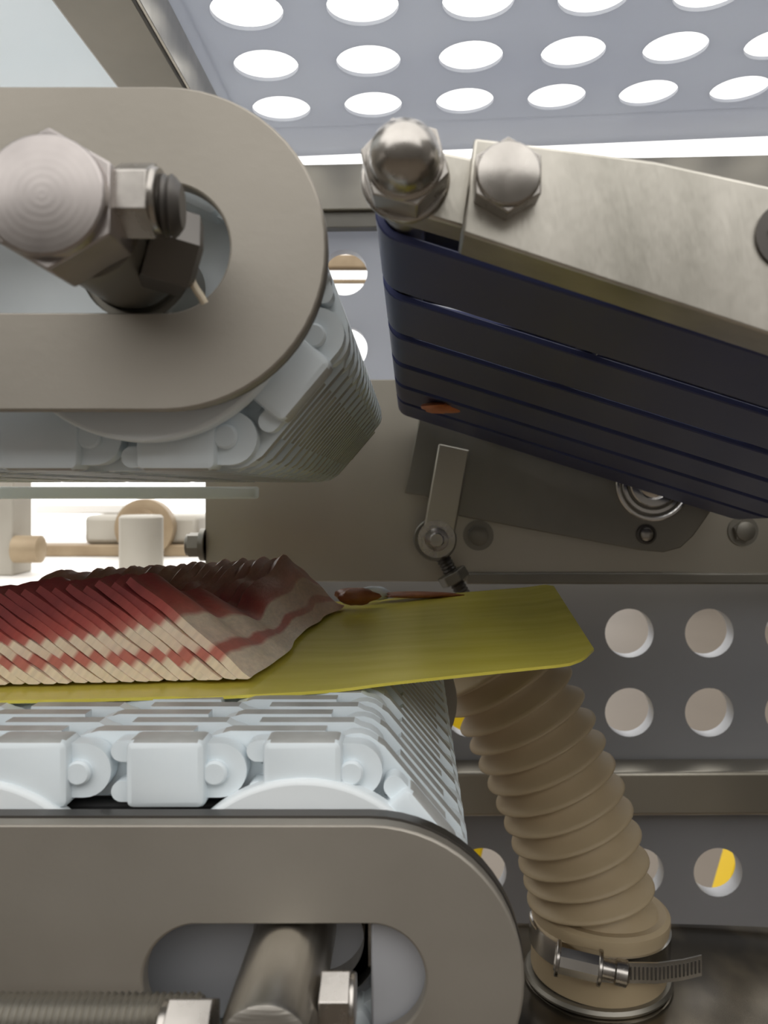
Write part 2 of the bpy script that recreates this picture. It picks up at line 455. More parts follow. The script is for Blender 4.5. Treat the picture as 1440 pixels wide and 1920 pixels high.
# ------------------------------------------------------------------ modular belt conveyors
P_ = 2.5; HR, HL = 0.95, -1.55
def link_mesh(name, width, flip):
    mb = MB()
    pit = 0.58; fw = 0.36
    n = int((width - 0.6) / pit)
    # front end block
    def rbox(x0, x1, y0, y1, z0, z1, r=0.1):
        pts = []
        for cx, cz, a in ((x1 - r, z1 - r, 0), (x0 + r, z1 - r, 90), (x0 + r, z0 + r, 180), (x1 - r, z0 + r, 270)):
            pts += arc(cx, cz, r, a, a + 90, 3)
        mb.prism(pts, y0, y1)
    def block_round(x0, x1, y0, y1, z0, z1, r=0.13):
        # front edge rounded
        rings = []
        for k, (ins, yy) in enumerate(((r, 0), (r * 0.3, r * 0.3), (0, r), (0, y1 - y0))):
            pts = []
            rr = r * 1.1
            for cx, cz, a in ((x1 - rr, z1 - rr, 0), (x0 + rr, z1 - rr, 90), (x0 + rr, z0 + rr, 180), (x1 - rr, z0 + rr, 270)):
                pts += arc(cx, cz, rr - ins * 0.95, a, a + 90, 3)
            rings.append([(x, y0 + yy, z) for x, z in pts])
        m_ = len(rings[0])
        v = [p for r_ in rings for p in r_]
        f = [tuple(range(m_)), tuple(range(4 * m_ - 1, 3 * m_ - 1, -1))]
        for j in range(3):
            for i in range(m_):
                f.append((j * m_ + i, (j + 1) * m_ + i, (j + 1) * m_ + (i + 1) % m_, j * m_ + (i + 1) % m_))
        mb.add(v, f)
    block_round(-0.73, 0.73, 0.0, 0.62, -0.64, 0.6)
    # front knuckle with the hinge pin, right
    mb.prism([(0.55, -0.5)] + arc(HR, -0.0, 0.5, -90, 90, 14) + [(0.55, 0.5)], 0.22, 0.62)
    mb.lathe([(0.23, 0), (0.23, 0.12), (0.19, 0.16)], (0.88, 0.24, -0.02), (0, -1, 0), 18)
    # claw, left: two prongs
    for z0, z1 in ((0.16, 0.55), (-0.58, -0.2)):
        h = (z1 - z0) / 2; zc = (z0 + z1) / 2
        mb.prism(arc(-0.86, zc, h, 90, 270, 10) + [(-0.6, z0), (-0.6, z1)], 0.22, 0.62)
    # body across the width
    mb.box(-0.85, 0.2, 0.6, width, -0.40, 0.0)
    for i in range(n):
        y0 = 0.66 + i * pit
        if i % 2 == 0:      # left finger
            pts = [(0.30, -0.62), (0.30, 0.6)] + arc(HL, 0, 0.56, 100, 260, 9)
            pts = [(0.36, -0.6), (0.36, 0.6), (HL + 0.1, 0.6)] + arc(HL, 0.0, 0.56, 95, 265, 9) + [(HL + 0.1, -0.6)]
        else:
            pts = [(-1.0, 0.6), (-1.0, -0.6), (HR - 0.1, -0.6)] + arc(HR, 0.0, 0.52, -85, 85, 9) + [(HR - 0.1, 0.6)]
        mb.prism(pts, y0, y0 + fw)
    mb.box(-0.7, 0.7, width - 0.35, width, -0.62, 0.6)
    if flip:
        mb.v = [(x, y, -z) for x, y, z in mb.v]
    me = mb.mesh(name, M['belt_white'], angle=40)
    me.materials.append(M['belt_grey'])          # greyer plastic on the outward running face
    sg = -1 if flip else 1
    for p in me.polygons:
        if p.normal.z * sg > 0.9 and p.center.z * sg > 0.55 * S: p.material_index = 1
    return me

def conveyor(loc, label, width, up, tilt, nose=(50, 100, 150)):
    """loc: hinge line of the last flat link; up=1 visible run on top, -1 visible run below"""
    t = thing('link_belt_conveyor', loc, label=label, cat='conveyor')
    t.rotation_euler = (R(tilt), 0, 0)
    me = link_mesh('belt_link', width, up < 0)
    chain = []
    x, z = 0.0, 0.0                        # local, centre of last flat link
    for k in range(5, -1, -1):
        chain.append((-P_ * k, 0.0, 0.0))
    hx, hz, = HR, 0.0
    ang = 0
    for a in nose + (180,) * 6:
        c, s_ = cos(R(a)), -sin(R(a)) * up
        cx, cz = hx - HL * c, hz - HL * s_
        chain.append((cx, cz, a))
        hx, hz = cx + HR * c, cz + HR * s_
    for cx, cz, a in chain:
        o = bpy.data.objects.new('belt_link', me)
        col.objects.link(o); o.parent = t
        o.location = Vector((cx, 0, cz)) * S
        o.rotation_euler = (0, R(a) * up, 0)
    return t

def slot_plate(mb, xa, xb, z, r, sx0, sx1, sr, y0, y1):
    """stadium plate with a stadium slot, outlines sampled with equal counts"""
    outer = stadium(xa, xb, z, r, 30)
    inner = stadium(sx0, sx1, z, sr, 30)
    mb.ring_prism(outer, inner, y0, y1)

# upper
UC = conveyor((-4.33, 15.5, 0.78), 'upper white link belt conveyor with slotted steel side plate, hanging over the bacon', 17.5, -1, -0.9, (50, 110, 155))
mb = MB(); slot_plate(mb, -16, -4.10, 3.80, 2.68, -7.6, -4.10, 1.07, 14.0, 14.35)
mb.build('side_plate', M['blasted'], UC, bevel=0.05)
mb = MB(); mb.ring_prism(stadium(-16, -4.10, 3.80, 2.66, 30), stadium(-15.5, -4.2, 3.80, 1.9, 30), 14.35, 14.5)
mb.build('gasket', M['dark'], UC)
for x in (-4.75, -11.5):
    mb = MB(); mb.prism(arc(x, 3.3, 2.64, 196, 344, 60), 14.88, 15.4)
    mb.build('guide_shoe', M['disc_white'], UC, bevel=0.2, seg=3)
mb = MB(); mb.box(-16, -3.1, 16.1, 16.6, 1.75, 5.6)
mb.build('inner_panel', M['disc_white'], UC, bevel=0.1)
mb = MB(); mb.prism(stadium(-16, -4.3, 3.0, 2.5, 20), 33.2, 33.5)
mb.build('far_plate', M['blasted'], UC)
# adjusting bolt through the slot
ab = MB(); hex_head(ab, (-4.80, 12.1, 3.63), (0, -1, 0), 0.95, 1.1, rot=pi / 6)
ab_o = ab.build('adjusting_bolt', M['turned'], UC, bevel=0.03)
mb = MB(); mb.lathe([(0.80, 0), (0.80, 2.1), (0.86, 2.15), (0.86, 2.3), (0.74, 2.35), (0.74, 6.1)], (-4.67, 12.1, 3.61), (0, 1, 0), 48)
mb.build('shaft', M['dull'], ab_o)
mb = MB(); hex_head(mb, (-4.05, 11.75, 3.80), (1, 0, 0), 0.53, 0.58, rot=pi / 6, dish=False)
mb.build('hex_nut', M['bolt'], ab_o, bevel=0.02)
mb = MB()
mb.lathe([(0.40, 0.0)] + [(0.40 + 0.04 * (k % 2), 0.02 + k * 0.05) for k in range(5)] + [(0.3, 0.3)], (-3.52, 11.85, 3.76), (1, 0.1, 0), 24)
mb.lathe([(0.62, 0.0), (0.66, 0.1), (0.66, 0.7), (0.5, 0.8)], (-4.1, 12.9, 3.55), (0.55, 0.3, -0.1), 6)
mb.build('threaded_stub', M['dark'], ab_o)
mb = MB(); mb.lathe([(0.93, 0), (0.93, 0.12), (0.80, 0.12), (0.80, 0)], (-4.60, 14.1, 3.55), (0, 1, 0), 40, cap=False)
mb.build('snap_ring', M['dull'], ab_o)
pts = [(-3.42 + 0.07 * sin(k * 0.75) + 0.012 * k, 12.9 + 0.03 * k, 3.65 - 0.095 * k) for k in range(11)]
mb = MB(); mb.sweep(pts, 0.06, 8)
mb.build('wire_clip', M['grease'], ab_o)

# lower
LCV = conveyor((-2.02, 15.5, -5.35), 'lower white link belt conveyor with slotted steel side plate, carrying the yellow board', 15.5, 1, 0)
mb = MB(); slot_plate(mb, -16, -0.77, -8.64, 2.69, -3.68, -0.77, 0.985, 14.7, 15.05)
mb.build('side_plate', M['blasted'], LCV, bevel=0.05)
mb = MB(); mb.ring_prism(stadium(-16, -0.77, -8.64, 2.72, 30), stadium(-15.5, -0.8, -8.64, 2.0, 30), 15.05, 15.35)
mb.build('gasket', M['dark'], LCV)
for x in (-2.0, -8.05):
    mb = MB(); mb.prism(arc(x, -8.05, 2.64, 12, 168, 60), 15.38, 15.8)
    mb.build('guide_shoe', M['disc_white'], LCV, bevel=0.2, seg=3)
mb = MB(); mb.box(-16, -0.75, 16.1, 16.6, -10.2, -7.45)
mb.build('inner_panel', M['panel'], LCV, bevel=0.1)
mb = MB(); mb.box(-0.75, 0.75, 15.12, 15.42, -9.9, -7.55)
mb.build('inner_panel', M['panel'], LCV, bevel=0.05)
mb = MB(); mb.box(-16, -3.0, 16.2, 16.6, -7.4, -6.1)
mb.build('shade_strip', M['black'], LCV, bevel=0.1)  # black strip standing in for the shaded hollow behind the links
mb = MB(); mb.prism(stadium(-16, -0.9, -8.1, 2.5, 20), 31.2, 31.5)
mb.build('far_plate', M['blasted'], LCV)
sh = MB(); sh.lathe([(0.60, 0), (0.72, 0.06), (0.75, 0.14), (0.75, 6.3)], (-2.2, 12.5, -8.45), (0, 1, 0), 48)
sh_o = sh.build('adjusting_shaft', M['steel'], LCV)
mb = MB(); hex_head(mb, (-3.0, 12.8, -8.3), (-1, 0, 0), 0.52, 0.78, rot=pi / 6, dish=False)
mb.build('hex_nut', M['bolt'], sh_o, bevel=0.03)
mb = MB(); hex_head(mb, (-1.47, 13.6, -8.32), (1, 0, 0), 0.5, 0.55, rot=pi / 6, dish=False)
mb.build('hex_nut', M['bolt'], sh_o, bevel=0.03)
mb = MB(); mb.lathe([(1.15, 0), (1.2, 0.1), (1.2, 0.5), (0.85, 0.5), (0.85, 0)], (-1.75, 15.6, -8.4), (0, 1, 0), 40, cap=False)
mb.build('collar', M['steel'], sh_o)
mb = MB(); mb.lathe([(0.32, -0.02)] + [(0.32 + (0.05 if k % 2 else 0), 0.055 * k) for k in range(0, 90)], (-2.9 - 0.4, 13.2, -8.33), (-1, 0, 0), 18)
mb.build('threaded_rod', M['dull'], LCV)

# white guide strip beyond the upper belt
mb = MB(); mb.box(-24, -6.25, 33.8, 34.6, -0.75, -0.27)
mb.build('guide_strip', M['strip'], bevel=0.08, off=(-14, 34, -0.7), label='narrow translucent white plastic strip below the upper belt', cat='strip')

# ------------------------------------------------------------------ blue belt unit
UA = R(17.5); UD = -0.062
Xn, Y0, Zn = -0.82, 15.0, 4.40
def upt(u, n, y):
    """point of the blue unit: u along the belts, n across them, y depth"""
    return (Xn + u * cos(UA) + n * sin(UA), y, Zn - u * sin(UA) + n * cos(UA) + UD * (y - Y0))
BU = thing('belt_transfer_unit', (5, 25, 0), label='tilted transfer unit of dark blue belts under a thick steel arm', cat='conveyor')
LEN = 16.8; rn, rt = 0.55, 1.25
def loop(off):
    p = [(rn + (rn + off) * cos(R(a)), rn + (rn + off) * sin(R(a))) for a in range(270, 89, -15)]
    p += [(LEN - rt + (rt + off) * cos(R(a)), rt + (rt + off) * sin(R(a))) for a in range(90, -91, -15)]
    return p
bw, bp_ = 3.2, 3.88
for k in range(6):
    ya = Y0 + k * bp_ + 0.1; yb = ya + bw
    out, inn = loop(0.0), loop(-0.16)
    n = len(out)
    V = [upt(u, v, ya) for u, v in out] + [upt(u, v, ya) for u, v in inn] + [upt(u, v, yb) for u, v in out] + [upt(u, v, yb) for u, v in inn]
    F = []
    for i in range(n):
        j = (i + 1) % n
        F += [(i, j, n + j, n + i), (2 * n + i, 3 * n + i, 3 * n + j, 2 * n + j), (i, 2 * n + i, 2 * n + j, j), (n + i, n + j, 3 * n + j, 3 * n + i)]
    mb = MB(); mb.add(V, F)
    mb.build('belt', M['blue'], BU, bevel=0.03)
ax0 = Vector(upt(rn, rn, 13.4)); ax1 = Vector(upt(rn, rn, 39.2))
mb = MB(); mb.lathe([(0.42, 0), (0.42, 1.5), (0.37, 1.55), (0.37, (ax1 - ax0).length)], ax0, ax1 - ax0, 32)
mb.build('nose_roller', M['steel'], BU)
tx0 = Vector(upt(LEN - rt, rt, 14.6)); tx1 = Vector(upt(LEN - rt, rt, 39.2))
mb = MB(); mb.lathe([(1.0, 0), (1.0, (tx1 - tx0).length)], tx0, tx1 - tx0, 40)
mb.build('tail_roller', M['shiny'], BU)
# steel slide bars inside the loops (glint through the gaps)
for q, uu in enumerate((5.0, 10.5)):
    a0 = Vector(upt(uu, 0.62, 14.6)); a1 = Vector(upt(uu, 0.62, 39.2))
    mb = MB(); mb.lathe([(0.32, 0), (0.32, (a1 - a0).length)], a0, a1 - a0, 20)
    mb.build('cross_bar', M['shiny'], BU)
# arm
arm_pts = [(0.74, 3.76), (13.5, -0.46), (13.5, 3.1), (5.4, 4.485), (3.7, 4.86), (1.91, 5.10), (0.93, 5.22)]
mb = MB(); mb.prism(arm_pts, 13.0, 14.2)
arm = mb.build('arm', M['arm'], BU, bevel=0.05)
mb = MB(); mb.prism([(-0.35, 4.40), (0.95, 4.02), (1.2, 5.15), (-0.3, 5.45)], 13.75, 14.6)
mb.build('end_tab', M['arm'], BU, bevel=0.06)
mb = MB()
hex_head(mb, (1.40, 13.0, 4.50), (0, -1, 0), 0.56, 0.52, rot=pi / 6)
bo = mb.build('bolt', M['bolt'], BU, bevel=0.02)
mb = MB(); mb.lathe([(0.30, 0), (0.38, 0.012), (0.44, 0.012), (0.45, 0.0)], (1.40, 12.485, 4.50), (0, -1, 0), 30, cap=False)
mb.build('head_rim', M['bolt'], bo)
mb = MB(); hex_head(mb, (5.72, 13.0, 3.72), (0, -1, 0), 0.34, 0.12, rot=0.2)
b2 = mb.build('bolt', M['dark'], BU)
mb = MB(); mb.lathe([(0.52, 0), (0.52, 0.06)], (5.72, 13.0, 3.72), (0, -1, 0), 28)
mb.build('washer', M['dark'], b2)
# acorn nut
mb = MB(); c0 = Vector(upt(rn, rn, 13.75))
mb.lathe([(0.72, 0), (0.72, 0.10), (0.68, 0.14)], c0, (0, -1, 0), 36)
mb.lathe([(0.70, 0.14), (0.70, 0.80)], c0, (0, -1, 0), 6, rot=0.25)
mb.lathe([(0.605, 0.78), (0.585, 0.85), (0.53, 0.86), (0.535, 1.02), (0.50, 1.20), (0.42, 1.36), (0.29, 1.48), (0.15, 1.545), (0.02, 1.56)], c0, (0, -1, 0), 40)
mb.build('acorn_nut', M['bolt'], BU, bevel=0.025)
# far frame plate with bearing, lever and rod
fp = [(0.30, 3.0), (-0.40, -0.62), (0.55, -0.75), (2.15, -1.68), (6.2, -2.45), (10.5, -3.26), (11.6, -3.36), (12.4, -3.15), (13.0, -2.6), (14.2, -0.9), (14.6, 0.0), (13.0, 0.3)]
mb = MB(); mb.prism(fp, 39.6, 40.3)
far = mb.build('frame_plate', M['dull'], BU, bevel=0.05)
mb = MB()
for ro, ri, y in ((1.75, 1.55, 39.35), (1.45, 1.2, 39.42), (1.1, 0.7, 39.3)):
    mb.lathe([(ro, 39.6 - y), (ro, 0.05), (ro - 0.05, 0), (ri + 0.05, 0), (ri, 0.05), (ri, 39.6 - y)], (11.1, y, -0.15), (0, 1, 0), 48, cap=False)
mb.lathe([(0.72, 0.3), (0.72, 0.12), (0.5, 0.0), (0.05, -0.02)], (11.1, 39.3, -0.15), (0, 1, 0), 32)
mb.build('bearing', M['shiny'], far)
mb = MB(); mb.lathe([(0.46, 0.0), (0.46, -0.12), (0.36, -0.14), (0.34, -0.05)], (10.8, 39.6, -2.52), (0, 1, 0), 28)
sc = mb.build('screw', M['dark'], far)
mb = MB(); mb.lathe([(0.30, 0.0), (0.30, -0.16), (0.24, -0.2)], (10.8, 39.6, -2.52), (0, 1, 0), 24)
mb.build('screw_core', M['bolt'], sc)
mb = MB(); mb.prism([(1.15, 1.66), (0.42, -2.5)] + arc(1.10, -2.66, 0.70, 170, 350, 8) + [(1.90, -2.3), (2.56, 1.36)], 38.7, 39.3)
lev = mb.build('lever', M['sheet'], BU, bevel=0.08)
mb = MB(); hex_head(mb, (1.05, 38.7, -2.68), (0, -1, 0), 0.62, 0.4, rot=0.2); mb.lathe([(0.85, 0), (0.85, 0.1)], (1.05, 38.72, -2.68), (0, -1, 0), 28)
mb.lathe([(0.33, 0.4), (0.33, 0.62), (0.28, 0.66)], (1.05, 38.7, -2.68), (0, -1, 0), 20)
mb.build('pivot_bolt', M['bolt'], lev)
mb = MB(); mb.lathe([(0.95, -0.35), (1.0, -0.3), (1.0, 0.3), (0.95, 0.35)], (1.0, 39.65, -2.75), (0, 1, 0), 32)
mb.build('rod_eye', M['dull'], lev)
a0 = Vector((1.25, 39.6, -3.4)); dv = Vector((0.42, 0, -0.75)).normalized()
mb = MB(); mb.lathe([(0.30 + (0.05 if k % 2 else 0), k * 0.08) for k in range(40)], a0, dv, 16)
mb.build('threaded_rod', M['dark'], lev)
mb = MB(); mb.lathe([(0.72, 0), (0.72, 0.5)], a0 + dv * 1.0, dv, 6, rot=0.4)
mb.build('lock_nut', M['dull'], lev, bevel=0.05)
# ------------------------------------------------------------------ yellow board
def board_z(x, s):
    z = -4.70
    k = (x + 2.4)
    if k > 0: z += (0.052 + 0.03 * s) * k * min(1, k / 1.6)
    return z + 0.0 * s
NB, MBD = 60, 14
def board_pt(a, b):
    """a 0..1 along x, b 0..1 in depth"""
    xn_ = -17 + a * (17 + 4.45); xf = -15.0 + a * (15.0 + 5.35)
    yn = 18.2 + 2.25 * max(0, (xn_ + 9) / 13.5) ** 1.5 if xn_ > -9 else 18.2
    yf = 33.0
    x = xn_ + (xf - xn_) * b; y = yn + (yf - yn) * b
    return x, y
V = []; F = []
for j in range(MBD + 1):
    b = j / MBD
    for i in range(NB + 1):
        a = i / NB
        x, y = board_pt(a, b)
        # round the two right corners
        rr = 0.9
        for bb, sg in ((0, 1), (1, -1)):
            xe, ye = board_pt(1, bb)
            cx, cy = xe - rr, ye + sg * rr
            if x > cx and (y - cy) * sg < 0:
                dx, dy = x - cx, y - cy
                l = math.hypot(dx, dy); q = max(abs(dx), abs(dy))
                if l > 1e-6:
                    x, y = cx + dx * q / l, cy + dy * q / l
        z = board_z(x, b)
        xe = board_pt(1, b)[0]
        if xe - x < 0.75: z += 0.10 * (1 - (xe - x) / 0.75) ** 0.7
        z += 0.035 * sin(a * 9) * (1 - b) * (a > 0.55)
        V.append((x, y, z))
n = len(V)
V += [(x, y, z - 0.07) for x, y, z in V]
w = NB + 1
for j in range(MBD):
    for i in range(NB):
        q = j * w + i
        F.append((q, q + 1, q + w + 1, q + w)); F.append((n + q, n + q + w, n + q + w + 1, n + q + 1))
for i in range(NB):
    F.append((i, n + i, n + i + 1, i + 1)); q = MBD * w + i; F.append((q, q + 1, n + q + 1, n + q))
for j in range(MBD):
    q = j * w; F.append((q, q + w, n + q + w, n + q)); q = j * w + NB; F.append((q, n + q, n + q + w, q + w))
mb = MB(); mb.add(V, F)
mb.build('product_board', M['board'], off=(-4, 25, -4.75), angle=50, label='glossy yellow board under the bacon, lying on the lower belt', cat='board')

# ------------------------------------------------------------------ bacon slices
def interp(tab, s):
    for (a, va), (b, vb) in zip(tab, tab[1:]):
        if s <= b:
            q = (s - a) / (b - a); q = q * q * (3 - 2 * q)
            return va + (vb - va) * q
    return tab[-1][1]
XB = [(0, -3.72), (0.25, -3.36), (0.48, -3.38), (0.72, -3.02), (1, -2.5)]
HH = [(0, 2.32), (0.06, 2.36), (0.22, 1.75), (0.42, 0.98), (0.60, 1.45), (0.80, 2.05), (0.92, 1.45), (1, 0.55)]
RR = [(0, 2.82), (0.15, 2.6), (0.42, 1.75), (0.60, 1.65), (0.78, 1.5), (1, 1.3)]
NS, NT, TH = 44, 16, 0.17
ordn = ['', 'second', 'third', 'fourth', 'fifth', 'sixth', 'seventh', 'eighth', 'ninth', 'tenth', 'eleventh', 'twelfth', 'thirteenth', 'fourteenth', 'fifteenth', 'sixteenth', 'seventeenth', 'eighteenth', 'nineteenth', 'twentieth', 'twenty-first', 'twenty-second', 'twenty-third', 'twenty-fourth']
def bacon(i):
    rnd = random.Random(100 + i)
    jy = rnd.uniform(-0.025, 0.025) if i else 0
    jh = rnd.uniform(-0.035, 0.035) if i else 0
    ph = [rnd.uniform(0, 6.28) for _ in range(6)]
    dx = -0.335 * i + (rnd.uniform(-0.025, 0.025) if i else 0)
    V = []; UVs = []
    for side in (0, 1):
        for a in range(NS + 1):
            s = a / NS
            y = 19.75 - 0.035 * i + jy + s * 11.5
            xb = interp(XB, s) + dx
            h = interp(HH, s) * (1 - 0.010 * i) + jh + 0.05 * sin(s * 23 + ph[0]) + 0.03 * sin(s * 47 + ph[1])
            r = interp(RR, s)
            for b in range(NT + 1):
                t = b / NT
                x = xb - r * t + 0.03 * sin(s * 31 + ph[2]) * (1 - t) + 0.02 * sin(t * 14 + s * 9 + ph[3])
                z = -4.61 + h * (t + 0.03 * sin(pi * t)) + 0.012 * sin(s * 60 + ph[4] + t * 5)
                yy = y + (0.02 * sin(t * 9 + ph[5] * 0.15) + 0.01 * sin(t * 23 + ph[1])) * (1 - 2 * s)
                nl = math.hypot(h, r); nx, nz = h / nl, r / nl
                tp = 0.335 * h / nl * 0.985 * (1 if t < 0.9 else 1 - 0.2 * (t - 0.9) / 0.1) * (1 if t > 0.08 else 0.55 + 0.45 * t / 0.08)
                if side: x -= nx * tp; z -= nz * tp
                z = max(z, -4.615 + (0 if side else 0.03))
                V.append((x, yy, z)); UVs.append((s, t))
    w = NT + 1; n = (NS + 1) * w
    F = []; rind = []
    for a in range(NS):
        for b in range(NT):
            q = a * w + b
            F.append((q, q + w, q + w + 1, q + 1)); F.append((n + q, n + q + 1, n + q + w + 1, n + q + w))
    for b in range(NT):
        F.append((b, b + 1, n + b + 1, n + b)); q = NS * w + b; F.append((q, n + q, n + q + 1, q + 1))
    for a in range(NS):
        q = a * w
        rind.append(len(F)); F.append((q, n + q, n + q + w, q + w))
        q = a * w + NT; F.append((q, q + w, n + q + w, n + q))
    me = bpy.data.meshes.new('bacon_slice')
    o0 = Vector((-4 + dx, 25, -4.6))
    me.from_pydata([((x - o0.x) * S, (y - o0.y) * S, (z - o0.z) * S) for x, y, z in V], [], F)
    uvl = me.uv_layers.new(name='UVMap')
    for l in me.loops: uvl.data[l.index].uv = UVs[l.vertex_index]
    me.materials.append(M['bacon']); me.materials.append(M['rind'])
    for k in rind: me.polygons[k].material_index = 1
    bm = bmesh.new(); bm.from_mesh(me); bmesh.ops.recalc_face_normals(bm, faces=bm.faces); bm.to_mesh(me); bm.free()
    for p in me.polygons: p.use_smooth = True
    me.set_sharp_from_angle(angle=R(50))
    o = bpy.data.objects.new('bacon_slice', me)
    o.location = o0 * S
    o.pass_index = i
    col.objects.link(o)
    lab = 'rightmost bacon slice of the stack, its dark wavy face fully in view' if i == 0 else '%s bacon slice from the right end of the stack on the yellow board' % ordn[i]
    props(o, lab, 'bacon', 'bacon slices in the stack')
for i in range(23): bacon(i)

def blob(name, m, c, r, seed, label, cat, sq=(1, 1, 1)):
    rnd = random.Random(seed)
    mb = MB()
    nu, nv = 12, 8
    ph = [rnd.uniform(0, 6) for _ in range(4)]
    V = []; F = []
    for j in range(nv + 1):
        th = pi * j / nv
        for i in range(nu):
            a = 2 * pi * i / nu
            k = r * (1 + 0.25 * sin(3 * a + ph[0]) * sin(th) + 0.18 * sin(5 * a + 2 * th + ph[1]))
            V.append((c[0] + sq[0] * k * sin(th) * cos(a), c[1] + sq[1] * k * sin(th) * sin(a), c[2] + sq[2] * r * cos(th) * (1 + 0.2 * sin(4 * a + ph[2]) * sin(th))))
    for j in range(nv):
        for i in range(nu):
            i2 = (i + 1) % nu
            F.append((j * nu + i, (j + 1) * nu + i, (j + 1) * nu + i2, j * nu + i2))
    mb.add(V, F)
    return mb.build(name, m, off=c, angle=60, label=label, cat=cat)
blob('meat_scrap', M['meat'], (-2.1, 30.9, -4.22), 0.42, 1, 'brown frayed meat scrap at the far tip of the bacon stack', 'scrap', (1.7, 1.2, 0.75))
blob('meat_scrap', M['meat'], (0.1, 32.2, -4.33), 0.4, 3, 'thin brown meat shreds lying along the far edge of the yellow board', 'scrap', (3.6, 1.2, 0.3))
blob('plastic_scrap', M['paper'], (-1.5, 32.4, -4.3), 0.45, 5, 'small white scrap on the far edge of the yellow board', 'scrap', (1.5, 0.6, 0.6))
c = upt(2.05, -0.03, 31.9)
blob('meat_scrap', M['orange'], c, 0.6, 8, 'orange brown meat scrap stuck under the blue belts', 'scrap', (1.5, 1.6, 0.35))

# ------------------------------------------------------------------ hose, clamp, sump
HD = 34.5; k_ = HD / 1600
ho = thing('corrugated_hose', (7.4, HD, -19.8), label='tan corrugated suction hose leaning up from the steel sump', cat='hose')
ctrl = [(1113, 1722), (1108, 1680), (1093, 1610), (1062, 1520), (1025, 1430), (985, 1345), (945, 1275), (905, 1212), (880, 1175)]
ctrl = [Vector(((x - 775) * k_, HD, (900 - y) * k_)) for x, y in ctrl]
def catmull(P, n):
    out = []
    for i in range(len(P) - 1):
        p0, p1, p2, p3 = P[max(i - 1, 0)], P[i], P[i + 1], P[min(i + 2, len(P) - 1)]
        for k in range(n):
            t = k / n
            out.append(0.5 * ((2 * p1) + (p2 - p0) * t + (2 * p0 - 5 * p1 + 4 * p2 - p3) * t * t + (3 * p1 - p0 - 3 * p2 + p3) * t ** 3))
    out.append(P[-1]); return out
C = catmull(ctrl, 40)
L_ = [0]
for a, b in zip(C, C[1:]): L_.append(L_[-1] + (b - a).length)
def at_len(d):
    for i in range(len(C) - 1):
        if L_[i + 1] >= d:
            q = (d - L_[i]) / max(1e-6, L_[i + 1] - L_[i]); return C[i].lerp(C[i + 1], q)
    return C[-1]
pitch = 0.925
prof = [(0.0, 1.92), (0.06, 2.08), (0.13, 2.48), (0.19, 2.57), (0.27, 2.56), (0.36, 2.46), (0.52, 2.26), (0.72, 2.08), (0.9, 1.95)]
path = []; rad = []
d = 0.0
while d < L_[-1] - pitch:
    for h, r in prof:
        path.append(at_len(d + h * pitch)); rad.append(r)
    d += pitch
mb = MB(); mb.sweep(path, rad, 44)
mb.build('ribbed_tube', M['hose'], ho, angle=80)
mb = MB(); mb.lathe([(1.9, 2.55), (2.55, 2.62), (2.72, 2.5), (2.74, 2.3), (2.70, 2.1), (2.70, 0.15), (2.66, 0.0)], (7.45, HD, -19.75), (0.05, 0, 1), 56)
mb.build('cuff', M['hose'], ho)
mb = MB(); mb.lathe([(2.75, 0.0), (2.9, 0.02), (2.95, 0.14), (2.86, 0.26), (2.74, 0.28)], (7.45, HD, -20.0), (0, 0, 1), 56)
mb.build('base_ring', M['dull'], ho)
cl = thing('hose_clamp', (7.5, HD, -18.6), label='steel worm drive clamp with a long loose tail around the hose cuff', cat='clamp')
mb = MB(); mb.lathe([(2.72, 0), (2.80, 0.02), (2.80, 0.93), (2.72, 0.95)], (7.48, HD, -18.72), (0.05, 0, 1), 56, cap=False)
mb.build('band', M['shiny'], cl)
# screw housing at front left of the cuff
hs = Vector((6.1, HD - 2.75, -17.95))
hv = Vector((1, -0.20, -0.13)).normalized()
mb = MB(); mb.lathe([(0.42, -0.85), (0.56, -0.75), (0.56, 0.85), (0.42, 0.92)], hs, hv, 10)
h_o = mb.build('screw_housing', M['shiny'], cl, bevel=0.05)
mb = MB(); mb.lathe([(0.36, 0.9), (0.36, 1.35), (0.46, 1.4), (0.46, 1.8), (0.3, 1.9)], hs, hv, 16)
mb.build('screw_head', M['bolt'], h_o)
for q in (-0.8, 0.75):
    mb = MB(); mb.lathe([(0.60, q), (0.63, q + 0.03), (0.63, q + 0.12), (0.60, q + 0.15)], hs, hv, 12)
    mb.build('housing_flange', M['bolt'], h_o)
tail = [(6.9, HD - 2.85, -18.12), (7.9, HD - 3.0, -18.2), (9.0, HD - 3.0, -18.22), (10.0, HD - 2.85, -18.18), (10.75, HD - 2.7, -18.1)]
V = []; F = []
for (x, y, z) in tail:
    for dy in (0, 0.07):
        for dz in (-0.38, 0.38): V.append((x, y + dy, z + dz))
for i in range(len(tail) - 1):
    a = 4 * i; b = a + 4
    F += [(a, b, b + 1, a + 1), (a + 2, a + 3, b + 3, b + 2), (a + 1, b + 1, b + 3, a + 3), (a, a + 2, b + 2, b)]
F += [(0, 1, 3, 2), (len(V) - 4, len(V) - 2, len(V) - 1, len(V) - 3)]
mb = MB(); mb.add(V, F)
tl = mb.build('tail', M['shiny'], cl)
mb = MB()
for k in range(24):
    q = k / 23 * 3.55; i = min(int(q / (3.55 / 4)), 3)
    x = 7.1 + q
    for (a, b) in zip(tail, tail[1:]):
        if a[0] <= x <= b[0]:
            f_ = (x - a[0]) / (b[0] - a[0]); y = a[1] + (b[1] - a[1]) * f_; z = a[2] + (b[2] - a[2]) * f_
            mb.box(x - 0.035, x + 0.035, y - 0.012, y + 0.01, z - 0.24, z + 0.24)
mb.build('thread_slots', M['dark'], tl, kind='stuff')

